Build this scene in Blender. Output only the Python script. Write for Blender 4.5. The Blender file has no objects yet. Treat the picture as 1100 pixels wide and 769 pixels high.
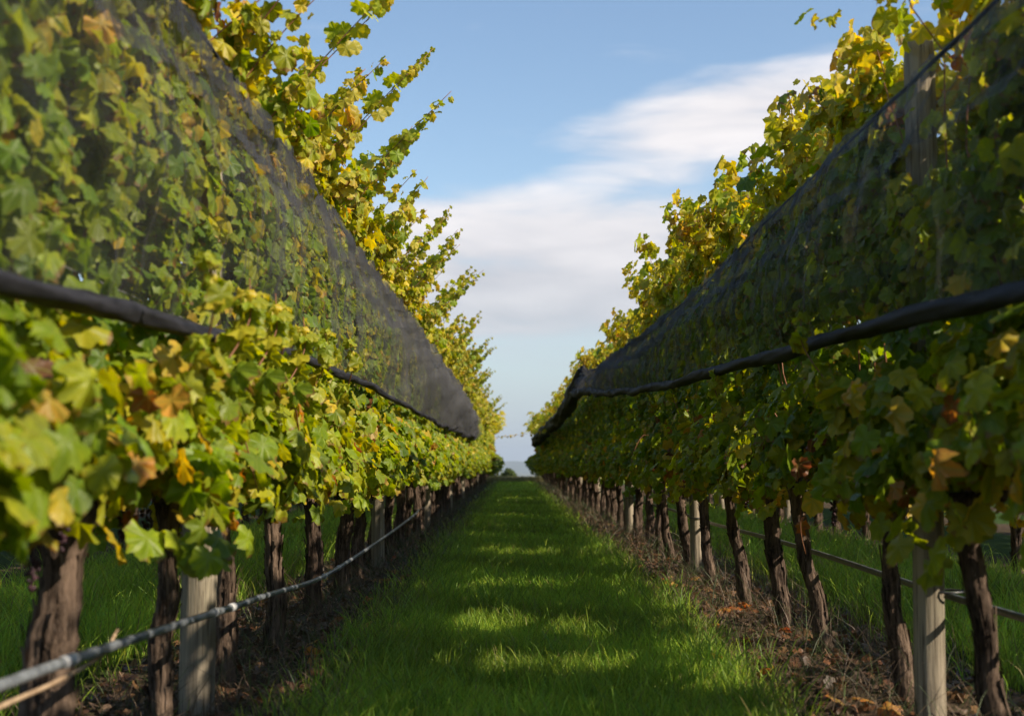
import bpy, math, random
import numpy as np
R = math.radians
random.seed(7); rng = np.random.default_rng(11)
SC = bpy.context.scene
COL = SC.collection

# ------------------------------------------------------------------ camera, sky, sun, exposure
CAMH = 0.93
cam_d = bpy.data.cameras.new('camera'); cam = bpy.data.objects.new('camera', cam_d); COL.objects.link(cam)
cam.location = (0, 0, CAMH); cam.rotation_euler = (R(90 + 4.45), 0, R(-0.02))
cam_d.sensor_width = 36; cam_d.lens = 1450 * 36 / 1100
cam_d.clip_start = 0.05; cam_d.clip_end = 30000
cam_d.dof.use_dof = True; cam_d.dof.focus_distance = 8.5; cam_d.dof.aperture_fstop = 3.0
SC.camera = cam

SUN_EL, SUN_AZ = 37.0, 116.0          # azimuth clockwise from +y (the view): sun to the right and a little behind
w = bpy.data.worlds.new('World'); SC.world = w; w.use_nodes = True
nt = w.node_tree; N = nt.nodes; L = nt.links
for n in list(N): N.remove(n)
def node(tree, t, **kw):
    n = tree.nodes.new(t)
    for k, v in kw.items(): setattr(n, k, v)
    return n
def math_n(tree, op, a, b=None, clamp=False):
    n = tree.nodes.new('ShaderNodeMath'); n.operation = op; n.use_clamp = clamp
    for i, v in enumerate((a, b)):
        if v is None: continue
        if isinstance(v, (int, float)): n.inputs[i].default_value = v
        else: tree.links.new(v, n.inputs[i])
    return n.outputs[0]
sky = node(nt, 'ShaderNodeTexSky', sky_type='NISHITA', sun_disc=False)
sky.sun_elevation = R(SUN_EL); sky.sun_rotation = R(SUN_AZ)
sky.altitude = 200; sky.air_density = 1.15; sky.dust_density = 0.25; sky.ozone_density = 2.2
tc = node(nt, 'ShaderNodeTexCoord'); sep = node(nt, 'ShaderNodeSeparateXYZ'); L.new(tc.outputs['Generated'], sep.inputs[0])
dx, dy, dz = sep.outputs
az = math_n(nt, 'ARCTAN2', dx, dy)            # angle right of the view axis
el = math_n(nt, 'ARCSINE', dz)
comb = node(nt, 'ShaderNodeCombineXYZ'); L.new(math_n(nt, 'MULTIPLY', az, 3.6), comb.inputs[0]); L.new(math_n(nt, 'MULTIPLY', el, 15.0), comb.inputs[1])
n1 = node(nt, 'ShaderNodeTexNoise'); n1.inputs['Scale'].default_value = 2.6; n1.inputs['Detail'].default_value = 8; n1.inputs['Roughness'].default_value = 0.5
n1.inputs['Distortion'].default_value = 0.35
L.new(comb.outputs[0], n1.inputs['Vector'])
def blob(ca, ce, ra, re, tilt=0.0):
    a = math_n(nt, 'SUBTRACT', az, ca); e = math_n(nt, 'SUBTRACT', el, ce)
    e = math_n(nt, 'SUBTRACT', e, math_n(nt, 'MULTIPLY', a, tilt))
    a = math_n(nt, 'DIVIDE', a, ra); e = math_n(nt, 'DIVIDE', e, re)
    r2 = math_n(nt, 'ADD', math_n(nt, 'MULTIPLY', a, a), math_n(nt, 'MULTIPLY', e, e))
    return math_n(nt, 'SUBTRACT', 1.0, r2, clamp=True)
b1 = blob(0.18, 0.252, 0.17, 0.044, 0.14)
b2 = blob(0.03, 0.155, 0.42, 0.064, 0.02)
b3 = blob(0.0, 0.105, 0.30, 0.042, -0.05)
bank = math_n(nt, 'ADD', math_n(nt, 'ADD', math_n(nt, 'MULTIPLY', b1, 1.35), math_n(nt, 'MULTIPLY', b2, 1.3)), math_n(nt, 'MULTIPLY', b3, 0.75))
dens = math_n(nt, 'SUBTRACT', math_n(nt, 'ADD', math_n(nt, 'MULTIPLY', bank, 0.85), math_n(nt, 'MULTIPLY', math_n(nt, 'SUBTRACT', n1.outputs['Fac'], 0.5), 1.5)), 0.12)
mr = node(nt, 'ShaderNodeMapRange', interpolation_type='SMOOTHSTEP'); L.new(dens, mr.inputs[0]); mr.inputs[1].default_value = 0.02; mr.inputs[2].default_value = 0.95
mr.inputs[4].default_value = 0.90
# elsewhere in the sky a thin scatter of the same cloud
n2 = node(nt, 'ShaderNodeTexNoise'); n2.inputs['Scale'].default_value = 1.3; n2.inputs['Detail'].default_value = 3
L.new(comb.outputs[0], n2.inputs['Vector'])
cr = node(nt, 'ShaderNodeMix', data_type='RGBA')
cr.inputs[6].default_value = (3.7, 3.65, 3.95, 1); cr.inputs[7].default_value = (6.6, 6.2, 6.1, 1)
L.new(n1.outputs['Fac'], cr.inputs[0])
hz = node(nt, 'ShaderNodeMapRange'); L.new(el, hz.inputs[0]); hz.inputs[1].default_value = 0.05; hz.inputs[2].default_value = 0.24
L.new(math_n(nt, 'ADD', math_n(nt, 'MULTIPLY', hz.outputs[0], 0.75), math_n(nt, 'MULTIPLY', math_n(nt, 'SUBTRACT', n1.outputs['Fac'], 0.45), 1.6), clamp=True), cr.inputs[0])
mx = node(nt, 'ShaderNodeMix', data_type='RGBA'); L.new(mr.outputs[0], mx.inputs[0]); L.new(sky.outputs[0], mx.inputs[6]); L.new(cr.outputs[2], mx.inputs[7])
lowb = node(nt, 'ShaderNodeMapRange', interpolation_type='SMOOTHSTEP'); L.new(el, lowb.inputs[0]); lowb.inputs[1].default_value = 0.17; lowb.inputs[2].default_value = 0.0; lowb.inputs[3].default_value = 0.0; lowb.inputs[4].default_value = 0.92
mx2 = node(nt, 'ShaderNodeMix', data_type='RGBA'); L.new(lowb.outputs[0], mx2.inputs[0]); L.new(mx.outputs[2], mx2.inputs[6]); mx2.inputs[7].default_value = (3.0, 3.55, 4.1, 1); mx = mx2
bg = node(nt, 'ShaderNodeBackground'); bg.inputs[1].default_value = 0.10; L.new(mx.outputs[2], bg.inputs[0])
wo = node(nt, 'ShaderNodeOutputWorld'); L.new(bg.outputs[0], wo.inputs[0])

sun_d = bpy.data.lights.new('sun', 'SUN'); sun = bpy.data.objects.new('sun', sun_d); COL.objects.link(sun)
sun_d.energy = 4.8; sun_d.angle = R(0.53); sun_d.color = (1.0, 0.86, 0.66)
sun.rotation_euler = (R(90 - SUN_EL), 0, R(180 - SUN_AZ) + math.pi * 0)
# lamp shines along its -Z; point -Z away from the sun position
import mathutils
sd = mathutils.Vector((math.sin(R(SUN_AZ)) * math.cos(R(SUN_EL)), math.cos(R(SUN_AZ)) * math.cos(R(SUN_EL)), math.sin(R(SUN_EL))))
sun.rotation_euler = sd.to_track_quat('Z', 'Y').to_euler()

SC.render.engine = 'CYCLES'
SC.view_settings.view_transform = 'Standard'; SC.view_settings.look = 'None'
SC.view_settings.exposure = 0.72; SC.view_settings.gamma = 1.0
SC.cycles.transparent_max_bounces = 24; SC.cycles.max_bounces = 8; SC.cycles.transmission_bounces = 4; SC.cycles.diffuse_bounces = 6

# ------------------------------------------------------------------ helpers
def tag(o, label=None, cat=None, group=None, kind=None):
    if label: o['label'] = label
    if cat: o['category'] = cat
    if group: o['group'] = group
    if kind: o['kind'] = kind
    return o
def empty(name, loc, rz=0.0):
    o = bpy.data.objects.new(name, None); COL.objects.link(o); o.location = loc; o.rotation_euler = (0, 0, rz)
    o.empty_display_size = 0.2
    return o
def np_mesh(name, verts, faces, mat, smooth=False, col=None, uv=None):
    """verts (n,3); faces = list of (m,k) index arrays"""
    me = bpy.data.meshes.new(name)
    verts = np.asarray(verts, dtype=np.float32)
    me.vertices.add(len(verts)); me.vertices.foreach_set('co', verts.ravel())
    faces = [np.asarray(f, dtype=np.int32) for f in faces if len(f)]
    nl = sum(f.size for f in faces); npoly = sum(len(f) for f in faces)
    me.loops.add(nl); me.loops.foreach_set('vertex_index', np.concatenate([f.ravel() for f in faces]))
    tot = np.concatenate([np.full(len(f), f.shape[1], dtype=np.int32) for f in faces])
    st = np.concatenate([[0], np.cumsum(tot)[:-1]]).astype(np.int32)
    me.polygons.add(npoly); me.polygons.foreach_set('loop_start', st)
    me.polygons.foreach_set('loop_total', tot)
    if smooth: me.polygons.foreach_set('use_smooth', np.ones(npoly, dtype=bool))
    if col is not None:
        a = me.color_attributes.new('tint', 'FLOAT_COLOR', 'POINT')
        c = np.ones((len(verts), 4), dtype=np.float32); c[:, :3] = col; a.data.foreach_set('color', c.ravel())
    if uv is not None:
        a = me.attributes.new('leafco', 'FLOAT_VECTOR', 'POINT')
        u = np.zeros((len(verts), 3), dtype=np.float32); u[:, :2] = uv; a.data.foreach_set('vector', u.ravel())
    me.materials.append(mat); me.update(calc_edges=True); me.validate()
    return me
def link(name, me, parent=None, loc=(0, 0, 0)):
    o = bpy.data.objects.new(name, me); COL.objects.link(o); o.location = loc
    if parent: o.parent = parent
    return o
def norm(v):
    return v / np.maximum(np.linalg.norm(v, axis=-1, keepdims=True), 1e-9)
def tube(path, radii, sides=6, rough=None, seed=0, cap=True):
    """path (n,3) -> verts, [quads]; rough(i_ring, angle)->scale optional array (n,sides)"""
    P = np.asarray(path, float); n = len(P)
    radii = np.broadcast_to(np.asarray(radii, float), (n,))
    T = norm(np.gradient(P, axis=0))
    ref = np.array([0.0, 1, 0]) if abs(T[:, 1]).mean() < 0.75 else np.array([0, 0, 1.0])
    U = norm(np.cross(T, ref)); V = np.cross(T, U)
    a = np.linspace(0, 2 * np.pi, sides, endpoint=False)
    rr = radii[:, None] * (rough if rough is not None else 1.0) * np.ones((n, sides))
    vs = P[:, None, :] + rr[..., None] * (np.cos(a)[None, :, None] * U[:, None, :] + np.sin(a)[None, :, None] * V[:, None, :])
    vs = vs.reshape(-1, 3)
    i = np.arange(n - 1)[:, None]; j = np.arange(sides)[None, :]; j2 = (j + 1) % sides
    q = np.stack([i * sides + j, i * sides + j2, (i + 1) * sides + j2, (i + 1) * sides + j], -1).reshape(-1, 4)
    f = [q]
    if cap:
        vs = np.vstack([vs, P[0], P[-1]]); c0 = n * sides; j = np.arange(sides); j2 = (j + 1) % sides
        f.append(np.concatenate([np.stack([np.full(sides, c0), j2, j], -1), np.stack([np.full(sides, c0 + 1), (n - 1) * sides + j, (n - 1) * sides + j2], -1)]))
    return vs, f
class Acc:
    def __init__(s): s.v = []; s.f = {}; s.c = []; s.u = []; s.n = 0
    def add(s, v, faces, col=None, uv=None):
        s.v.append(v)
        for f in faces:
            s.f.setdefault(f.shape[1], []).append(f + s.n)
        if col is not None: s.c.append(np.broadcast_to(col, (len(v), 3)))
        if uv is not None: s.u.append(uv)
        s.n += len(v)
    def mesh(s, name, mat, smooth=False):
        return np_mesh(name, np.vstack(s.v), [np.vstack(k) for k in s.f.values()], mat, smooth,
                       np.vstack(s.c) if s.c else None, np.vstack(s.u) if s.u else None)
def snoise(x, k, amp=1.0, ph=0.0):
    """cheap smooth 1-D noise in [-1,1]"""
    return amp * (np.sin(x * k + ph) + 0.6 * np.sin(x * k * 2.17 + ph * 1.7 + 1.3) + 0.35 * np.sin(x * k * 4.31 + ph * 2.3 + .4)) / 1.95

# ------------------------------------------------------------------ materials
def mat(name):
    m = bpy.data.materials.new(name); m.use_nodes = True
    t = m.node_tree
    for n in list(t.nodes): t.nodes.remove(n)
    out = node(t, 'ShaderNodeOutputMaterial')
    return m, t, out
def mixc(t, fac, a, b, blend='MIX'):
    m = node(t, 'ShaderNodeMix', data_type='RGBA', blend_type=blend)
    for i, v in ((0, fac), (6, a), (7, b)):
        if isinstance(v, (int, float)): m.inputs[i].default_value = v
        elif isinstance(v, tuple): m.inputs[i].default_value = (*v, 1)
        else: t.links.new(v, m.inputs[i])
    return m.outputs[2]
def ramp(t, fac, lo, hi, o0=0.0, o1=1.0):
    m = node(t, 'ShaderNodeMapRange', interpolation_type='SMOOTHSTEP'); t.links.new(fac, m.inputs[0])
    m.inputs[1].default_value = lo; m.inputs[2].default_value = hi; m.inputs[3].default_value = o0; m.inputs[4].default_value = o1
    return m.outputs[0]
def noise(t, scale, detail=4, rough=.55, vec=None, stretch=None, obj=True):
    n = node(t, 'ShaderNodeTexNoise'); n.inputs['Scale'].default_value = scale; n.inputs['Detail'].default_value = detail; n.inputs['Roughness'].default_value = rough
    if vec is None: vec = node(t, 'ShaderNodeTexCoord').outputs['Object']
    if stretch:
        mp = node(t, 'ShaderNodeMapping'); mp.inputs['Scale'].default_value = stretch; t.links.new(vec, mp.inputs[0]); vec = mp.outputs[0]
    t.links.new(vec, n.inputs['Vector'])
    return n.outputs['Fac']
def principled(t, col, rough=.6, spec=.4, bump=None, bstr=.3, bdist=.01):
    p = node(t, 'ShaderNodeBsdfPrincipled')
    if isinstance(col, tuple): p.inputs['Base Color'].default_value = (*col, 1)
    else: t.links.new(col, p.inputs['Base Color'])
    if isinstance(rough, (int, float)): p.inputs['Roughness'].default_value = rough
    else: t.links.new(rough, p.inputs['Roughness'])
    p.inputs['Specular IOR Level'].default_value = spec
    if bump is not None:
        b = node(t, 'ShaderNodeBump'); b.inputs['Strength'].default_value = bstr; b.inputs['Distance'].default_value = bdist
        t.links.new(bump, b.inputs['Height']); t.links.new(b.outputs[0], p.inputs['Normal'])
    return p

def leaf_material():
    m, t, out = mat('vine_leaf')
    a = node(t, 'ShaderNodeAttribute', attribute_name='tint').outputs['Color']
    uv = node(t, 'ShaderNodeAttribute', attribute_name='leafco').outputs['Vector']
    s = node(t, 'ShaderNodeSeparateXYZ'); t.links.new(uv, s.inputs[0])
    ang = math_n(t, 'ARCTAN2', s.outputs[0], s.outputs[1])
    r = math_n(t, 'SQRT', math_n(t, 'ADD', math_n(t, 'MULTIPLY', s.outputs[0], s.outputs[0]), math_n(t, 'MULTIPLY', s.outputs[1], s.outputs[1])))
    # main veins every 55 degrees
    k = math_n(t, 'DIVIDE', ang, R(54)); fr = math_n(t, 'SUBTRACT', k, math_n(t, 'ROUND', k))
    d = math_n(t, 'MULTIPLY', math_n(t, 'ABSOLUTE', fr), math_n(t, 'MULTIPLY', r, 0.94))
    vein = ramp(t, d, 0.012, 0.05, 1, 0)
    # margin turns first, green stays along the veins
    edge = math_n(t, 'ADD', math_n(t, 'MULTIPLY', math_n(t, 'ABSOLUTE', fr), 0.9), math_n(t, 'MULTIPLY', r, 0.55))
    gm = node(t, 'ShaderNodeNewGeometry')
    nz = noise(t, 38, 3)
    mot = ramp(t, math_n(t, 'ADD', edge, math_n(t, 'MULTIPLY', math_n(t, 'SUBTRACT', nz, .5), 1.0)), .35, .95)
    hs = node(t, 'ShaderNodeHueSaturation'); t.links.new(a, hs.inputs['Color']); hs.inputs['Hue'].default_value = 0.482; hs.inputs['Value'].default_value = 1.25; hs.inputs['Saturation'].default_value = 1.0
    c = mixc(t, mot, a, hs.outputs[0])
    c = mixc(t, math_n(t, 'MULTIPLY', vein, .55), c, mixc(t, .5, a, (.30, .34, .08)))
    dark = noise(t, 9, 2)
    c = mixc(t, 1.0, c, mixc(t, dark, (.72, .74, .70), (1.22, 1.2, 1.1)), 'MULTIPLY')
    oi = noise(t, 4.5, 1); mg = ramp(t, math_n(t, 'ADD', r, math_n(t, 'MULTIPLY', math_n(t, 'SUBTRACT', math_n(t, 'ADD', nz, oi), 1.0), .9)), .84, 1.0, 0, .8)
    c = mixc(t, mg, c, (.20, .09, .03))
    spot = ramp(t, noise(t, 140, 2), .70, .76, 0, .5)
    c = mixc(t, spot, c, (.10, .05, .02))
    p = principled(t, c, .45, .36, bump=math_n(t, 'ADD', math_n(t, 'MULTIPLY', vein, -.6), noise(t, 70, 3)), bstr=.5, bdist=.004)
    tr = node(t, 'ShaderNodeBsdfTranslucent')
    hs2 = node(t, 'ShaderNodeHueSaturation'); t.links.new(c, hs2.inputs['Color']); hs2.inputs['Hue'].default_value = 0.487; hs2.inputs['Value'].default_value = 1.6; hs2.inputs['Saturation'].default_value = 1.08
    t.links.new(hs2.outputs[0], tr.inputs[0])
    ms = node(t, 'ShaderNodeMixShader'); ms.inputs[0].default_value = .48
    t.links.new(p.outputs[0], ms.inputs[1]); t.links.new(tr.outputs[0], ms.inputs[2]); t.links.new(ms.outputs[0], out.inputs[0])
    return m
def grass_material(name='grass_blade', trans=.45):
    m, t, out = mat(name)
    a = node(t, 'ShaderNodeAttribute', attribute_name='tint').outputs['Color']
    p = principled(t, a, .5, .35)
    tr = node(t, 'ShaderNodeBsdfTranslucent')
    hs2 = node(t, 'ShaderNodeHueSaturation'); t.links.new(a, hs2.inputs['Color']); hs2.inputs['Value'].default_value = 1.5
    t.links.new(hs2.outputs[0], tr.inputs[0])
    ms = node(t, 'ShaderNodeMixShader'); ms.inputs[0].default_value = trans
    t.links.new(p.outputs[0], ms.inputs[1]); t.links.new(tr.outputs[0], ms.inputs[2]); t.links.new(ms.outputs[0], out.inputs[0])
    return m
def bark_material():
    m, t, out = mat('vine_bark')
    f = noise(t, 60, 6, .65, stretch=(1, 1, .10)); g = noise(t, 14, 4, .6, stretch=(1, 1, .25)); h = noise(t, 180, 3, .6, stretch=(1, 1, .2))
    v = math_n(t, 'ADD', math_n(t, 'MULTIPLY', f, .6), math_n(t, 'MULTIPLY', g, .4))
    c = mixc(t, ramp(t, v, .36, .64), (.018, .012, .009), (.185, .135, .102))
    c = mixc(t, ramp(t, h, .55, .75, 0, .6), c, (.24, .19, .155))
    oi = node(t, 'ShaderNodeObjectInfo'); c = mixc(t, 1.0, c, mixc(t, oi.outputs['Random'], (.75, .72, .72), (1.15, 1.12, 1.1)), 'MULTIPLY')
    p = principled(t, c, .9, .15, bump=math_n(t, 'ADD', v, math_n(t, 'MULTIPLY', h, .3)), bstr=1.0, bdist=.012)
    t.links.new(p.outputs[0], out.inputs[0]); return m
def cane_material():
    m, t, out = mat('cane')
    f = noise(t, 25, 3)
    c = mixc(t, f, (.13, .05, .025), (.30, .13, .06))
    p = principled(t, c, .5, .3, bump=noise(t, 90, 2), bstr=.2); t.links.new(p.outputs[0], out.inputs[0]); return m
def wood_material():
    m, t, out = mat('weathered_wood')
    f = noise(t, 26, 6, .6, stretch=(1, 1, .05)); g = noise(t, 5, 3, .5, stretch=(1, 1, .4)); h = noise(t, 120, 3, .6, stretch=(1, 1, .03))
    c = mixc(t, ramp(t, f, .3, .7), (.14, .118, .09), (.38, .325, .25))
    c = mixc(t, ramp(t, g, .45, .75, 0, .5), c, (.25, .27, .19))
    c = mixc(t, ramp(t, h, .52, .68, 0, .8), c, (.07, .055, .04))
    p = principled(t, c, .85, .2, bump=math_n(t, 'ADD', f, math_n(t, 'MULTIPLY', h, .6)), bstr=.8, bdist=.006)
    t.links.new(p.outputs[0], out.inputs[0]); return m
def simple(name, c1, c2, scale, rough=.6, spec=.4, bump=.2, stretch=None):
    m, t, out = mat(name)
    f = noise(t, scale, 4, .6, stretch=stretch)
    p = principled(t, mixc(t, ramp(t, f, .3, .7), c1, c2), rough, spec, bump=f, bstr=bump, bdist=.004)
    t.links.new(p.outputs[0], out.inputs[0]); return m
def net_material(name, cover, col):
    """woven netting: dark threads, the rest of the weave is open"""
    m, t, out = mat(name)
    co = node(t, 'ShaderNodeAttribute', attribute_name='leafco').outputs['Vector']   # metres along / down the net
    s = node(t, 'ShaderNodeSeparateXYZ'); t.links.new(co, s.inputs[0])
    streak = noise(t, 3.0, 4, .6, vec=co, stretch=(4.5, .5, 1)); blot = noise(t, 1.2, 3, .5, vec=co)
    # threads of the knitted mesh, 6 mm pitch
    def threads(sock, pitch):
        k = math_n(t, 'DIVIDE', sock, pitch); fr = math_n(t, 'ABSOLUTE', math_n(t, 'SUBTRACT', k, math_n(t, 'ROUND', k)))
        return ramp(t, fr, .08, .26, 1, 0)
    th = math_n(t, 'MAXIMUM', threads(s.outputs[0], .007), threads(s.outputs[1], .007))
    base = math_n(t, 'ADD', math_n(t, 'MULTIPLY', th, .34), cover - .10)
    fac = math_n(t, 'ADD', base, math_n(t, 'ADD', math_n(t, 'MULTIPLY', math_n(t, 'SUBTRACT', streak, .5), .75), math_n(t, 'MULTIPLY', math_n(t, 'SUBTRACT', blot, .5), .3)), clamp=True)
    wide = noise(t, 1.0, 3, .6, vec=co, stretch=(1.6, .35, 1))
    fac = math_n(t, 'ADD', fac, math_n(t, 'MULTIPLY', math_n(t, 'SUBTRACT', wide, .5), 1.0), clamp=True)
    fac = math_n(t, 'MAXIMUM', fac, .08)
    p = principled(t, col, .55, .35)
    tl = node(t, 'ShaderNodeBsdfTranslucent'); tl.inputs[0].default_value = (*[c * 1.2 for c in col], 1)
    m0 = node(t, 'ShaderNodeMixShader'); m0.inputs[0].default_value = .3; t.links.new(p.outputs[0], m0.inputs[1]); t.links.new(tl.outputs[0], m0.inputs[2])
    tr = node(t, 'ShaderNodeBsdfTransparent'); ms = node(t, 'ShaderNodeMixShader'); t.links.new(fac, ms.inputs[0])
    t.links.new(tr.outputs[0], ms.inputs[1]); t.links.new(m0.outputs[0], ms.inputs[2]); t.links.new(ms.outputs[0], out.inputs[0]); return m
XL, XR, SPACE = -1.21, 1.55, 2.76
ROWS = [XL - SPACE, XL, XR, XR + SPACE]
def ground_material():
    m, t, out = mat('vineyard_ground')
    tcn = node(t, 'ShaderNodeTexCoord').outputs['Object']
    s = node(t, 'ShaderNodeSeparateXYZ'); t.links.new(tcn, s.inputs[0])
    nb = noise(t, 2.2, 4, .6); x = math_n(t, 'ADD', s.outputs[0], math_n(t, 'MULTIPLY', math_n(t, 'SUBTRACT', nb, .5), .7))
    k = math_n(t, 'DIVIDE', math_n(t, 'SUBTRACT', x, XR - .03), SPACE)
    d = math_n(t, 'MULTIPLY', math_n(t, 'ABSOLUTE', math_n(t, 'SUBTRACT', k, math_n(t, 'ROUND', k))), SPACE)
    strip = ramp(t, d, .42, .66, 1, 0)
    far = ramp(t, s.outputs[1], 66, 74, 1, 0); strip = math_n(t, 'MULTIPLY', strip, far)
    v = noise(t, 30, 6, .7); v2 = noise(t, 130, 4, .7); v3 = noise(t, 3, 3)
    soil = mixc(t, ramp(t, v, .35, .68), (.028, .019, .013), (.12, .082, .055))
    soil = mixc(t, ramp(t, v2, .60, .68, 0, .8), soil, (.18, .125, .08))
    soil = mixc(t, ramp(t, v3, .45, .7, 0, .5), soil, (.055, .06, .02))
    g = mixc(t, ramp(t, v, .3, .7), (.015, .032, .005), (.05, .095, .012))
    farm = noise(t, .0016, 3, .5)
    plain = mixc(t, ramp(t, farm, .42, .58), (.05, .075, .02), (.20, .17, .09))
    g = mixc(t, ramp(t, s.outputs[1], 90, 250), g, plain)
    c = mixc(t, strip, g, soil)
    p = principled(t, c, .95, .1, bump=math_n(t, 'ADD', v, math_n(t, 'MULTIPLY', v2, .4)), bstr=.8, bdist=.03)
    t.links.new(p.outputs[0], out.inputs[0]); return m

LEAF = leaf_material(); GRASS = grass_material(); DRY = grass_material('dry_stem', .15); BARK = bark_material(); CANE = cane_material(); WOOD = wood_material()
FALLEN = grass_material('dead_leaf', .2)
NETL = net_material('netting_weave', .06, (.08, .08, .088)); NETR = NETL
FOLD = net_material('netting_folded', .34, (.05, .05, .056))
HEM = simple('rolled_net_hem', (.007, .007, .010), (.024, .024, .030), 30, .7, .2, .6, stretch=(1, .2, 1))
HOSE = simple('black_poly_pipe', (.02, .022, .026), (.075, .08, .09), 18, .35, .5, .1)
HOSEG = simple('grey_poly_pipe', (.06, .068, .08), (.20, .22, .25), 25, .38, .5, .15, stretch=(1, .5, 1))
WIRE = simple('galvanised_wire', (.18, .18, .18), (.35, .35, .35), 40, .45, .5, .1)
GRAPE = simple('shrivelled_grape', (.012, .006, .012), (.05, .015, .025), 60, .5, .4, .4)

# ------------------------------------------------------------------ ground, distant plain
def ground_z(y, x):
    z = np.zeros_like(y)
    k = np.clip((y - 68) / 500, 0, None)
    z = np.where(y > 68, -60 * (1 - np.exp(-k * k * 1.6)) - np.clip(y - 68, 0, 40) * .02, 0)
    return z
ys = np.concatenate([np.arange(-12, 66, 1.5), np.arange(66, 120, 3), np.geomspace(125, 14000, 60)])
xs = np.concatenate([-np.geomspace(12000, 14, 26), np.arange(-12, 12.1, 1.0), np.geomspace(14, 12000, 26)])
Y, X = np.meshgrid(ys, xs, indexing='ij')
Z = ground_z(Y, X) + np.where((np.abs(X) < 12) & (Y < 66), .012 * np.sin(X * 3.1 + Y * .4) + .01 * np.sin(Y * 1.7 + X), 0)
v = np.stack([X, Y, Z], -1).reshape(-1, 3); nx = len(xs)
i = np.arange(len(ys) - 1)[:, None] * nx + np.arange(nx - 1)[None, :]
g = link('ground', np_mesh('ground', v, [np.stack([i, i + 1, i + nx + 1, i + nx], -1).reshape(-1, 4)], ground_material(), True))
tag(g, kind='structure')
# far hills
hm = simple('hill_cover', (.04, .06, .03), (.10, .11, .06), .004, .95, .1, 0)
hx = np.linspace(-7000, 7000, 220); top = 66 + 14 * snoise(hx, .0011, 1, 1.0) + 6 * snoise(hx, .006, 1, .3)
prof = [(-900, 0), (-450, .45), (-120, .9), (0, 1.0), (300, .8), (1500, 0)]
hv = np.array([[x, 9500 + dy_, -62 + h * tz] for dy_, h in prof for x, tz in zip(hx, top)])
i = np.arange(len(prof) - 1)[:, None] * 220 + np.arange(219)[None, :]
tag(link('hills', np_mesh('hills', hv, [np.stack([i, i + 1, i + 221, i + 220], -1).reshape(-1, 4)], hm, True)), kind='structure')

# ------------------------------------------------------------------ leaves
def leaf_template(seed):
    r_ = np.random.default_rng(seed)
    sh = r_.uniform(.72, .84)
    half = [(0, 1.0), (8, .89), (15, .91), (23, sh + .02), (31, sh - .03), (40, .86), (51, .95), (59, .85), (68, .87), (78, sh - .04), (90, .74), (103, .82), (116, .75), (129, .78), (145, .68), (159, .60), (172, .36)]
    pts = []
    for a, rr in half: pts.append((a, rr * r_.uniform(.93, 1.07)))
    for a, rr in half[:0:-1]: pts.append((360 - a, rr * r_.uniform(.93, 1.07)))
    a = np.radians([p[0] for p in pts]); rr = np.array([p[1] for p in pts])
    x = rr * np.sin(a); y = rr * np.cos(a)
    x = np.concatenate([[0], x * .5, x]); y = np.concatenate([[0], y * .5, y]); n = len(pts)
    r2 = np.hypot(x, y); an = np.arctan2(x, y)
    z = -.28 * np.abs(x) ** 1.3 * r_.uniform(.2, 1.3) - .25 * np.clip(y, 0, 1) ** 2 * r_.uniform(-.4, 1.5) + .10 * r2 * np.sin(an * 5.5 + r_.uniform(0, 6)) + .05 * r_.normal(size=len(x)) * r2
    j = np.arange(n); k = (j + 1) % n
    tris = np.stack([np.zeros(n, int), 1 + j, 1 + k], -1)
    quads = np.stack([1 + j, 1 + n + j, 1 + n + k, 1 + k], -1)
    return np.stack([x, y, z], -1), tris, quads
TEMPL = [leaf_template(s) for s in range(6)]
SIMPLE_T = []
for s in range(3):
    r_ = np.random.default_rng(50 + s); an = np.radians([0, 28, 50, 80, 112, 150, 178, 210, 248, 280, 310, 332]); rr = np.array([1, .78, .95, .74, .80, .66, .3, .66, .80, .74, .95, .78])
    x = np.concatenate([[0], rr * np.sin(an)]); y = np.concatenate([[0], rr * np.cos(an)]); z = -.3 * np.abs(x) + .08 * r_.normal(size=13)
    j = np.arange(12); SIMPLE_T.append((np.stack([x, y, z], -1), np.stack([np.zeros(12, int), 1 + j, 1 + (j + 1) % 12], -1), np.zeros((0, 4), int)))
PAL = np.array([[.074, .145, .013], [.128, .215, .014], [.215, .285, .016], [.34, .345, .022], [.50, .42, .035], [.50, .33, .045], [.34, .15, .03], [.13, .06, .025]])
def leaf_colors(h, rg):
    """h in 0..7 ripeness of colour, with sunlit yellow added on high leaves"""
    h = np.clip(h, 0, 6.999); i0 = h.astype(int); f = (h - i0)[:, None]
    c = PAL[i0] * (1 - f) + PAL[i0 + 1] * f
    return c * rg.uniform(.8, 1.2, (len(h), 1)) * rg.uniform(.94, 1.06, (len(h), 3))
def build_leaves(acc, pos, nrm, tip, size, col, rg, templ=TEMPL):
    n = len(pos); nrm = norm(nrm); tip = norm(tip - nrm * (tip * nrm).sum(1, keepdims=True)); side = np.cross(tip, nrm)
    which = rg.integers(0, len(templ), n)
    for t_, (tv, tt, tq) in enumerate(templ):
        ix = np.nonzero(which == t_)[0]
        if not len(ix): continue
        k = len(ix); asp = rg.uniform(.82, 1.1, k)
        V = pos[ix, None, :] + size[ix, None, None] * (tv[None, :, 0:1] * asp[:, None, None] * side[ix, None, :] + tv[None, :, 1:2] * tip[ix, None, :] + tv[None, :, 2:3] * rg.uniform(.5, 2.5, k)[:, None, None] * nrm[ix, None, :])
        m = len(tv); off = (np.arange(k) * m)[:, None, None]
        faces = [(tt[None] + off).reshape(-1, 3)]
        if len(tq): faces.append((tq[None] + off).reshape(-1, 4))
        acc.add(V.reshape(-1, 3), faces, np.repeat(col[ix], m, axis=0), np.tile(tv[:, :2], (k, 1)))

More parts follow.
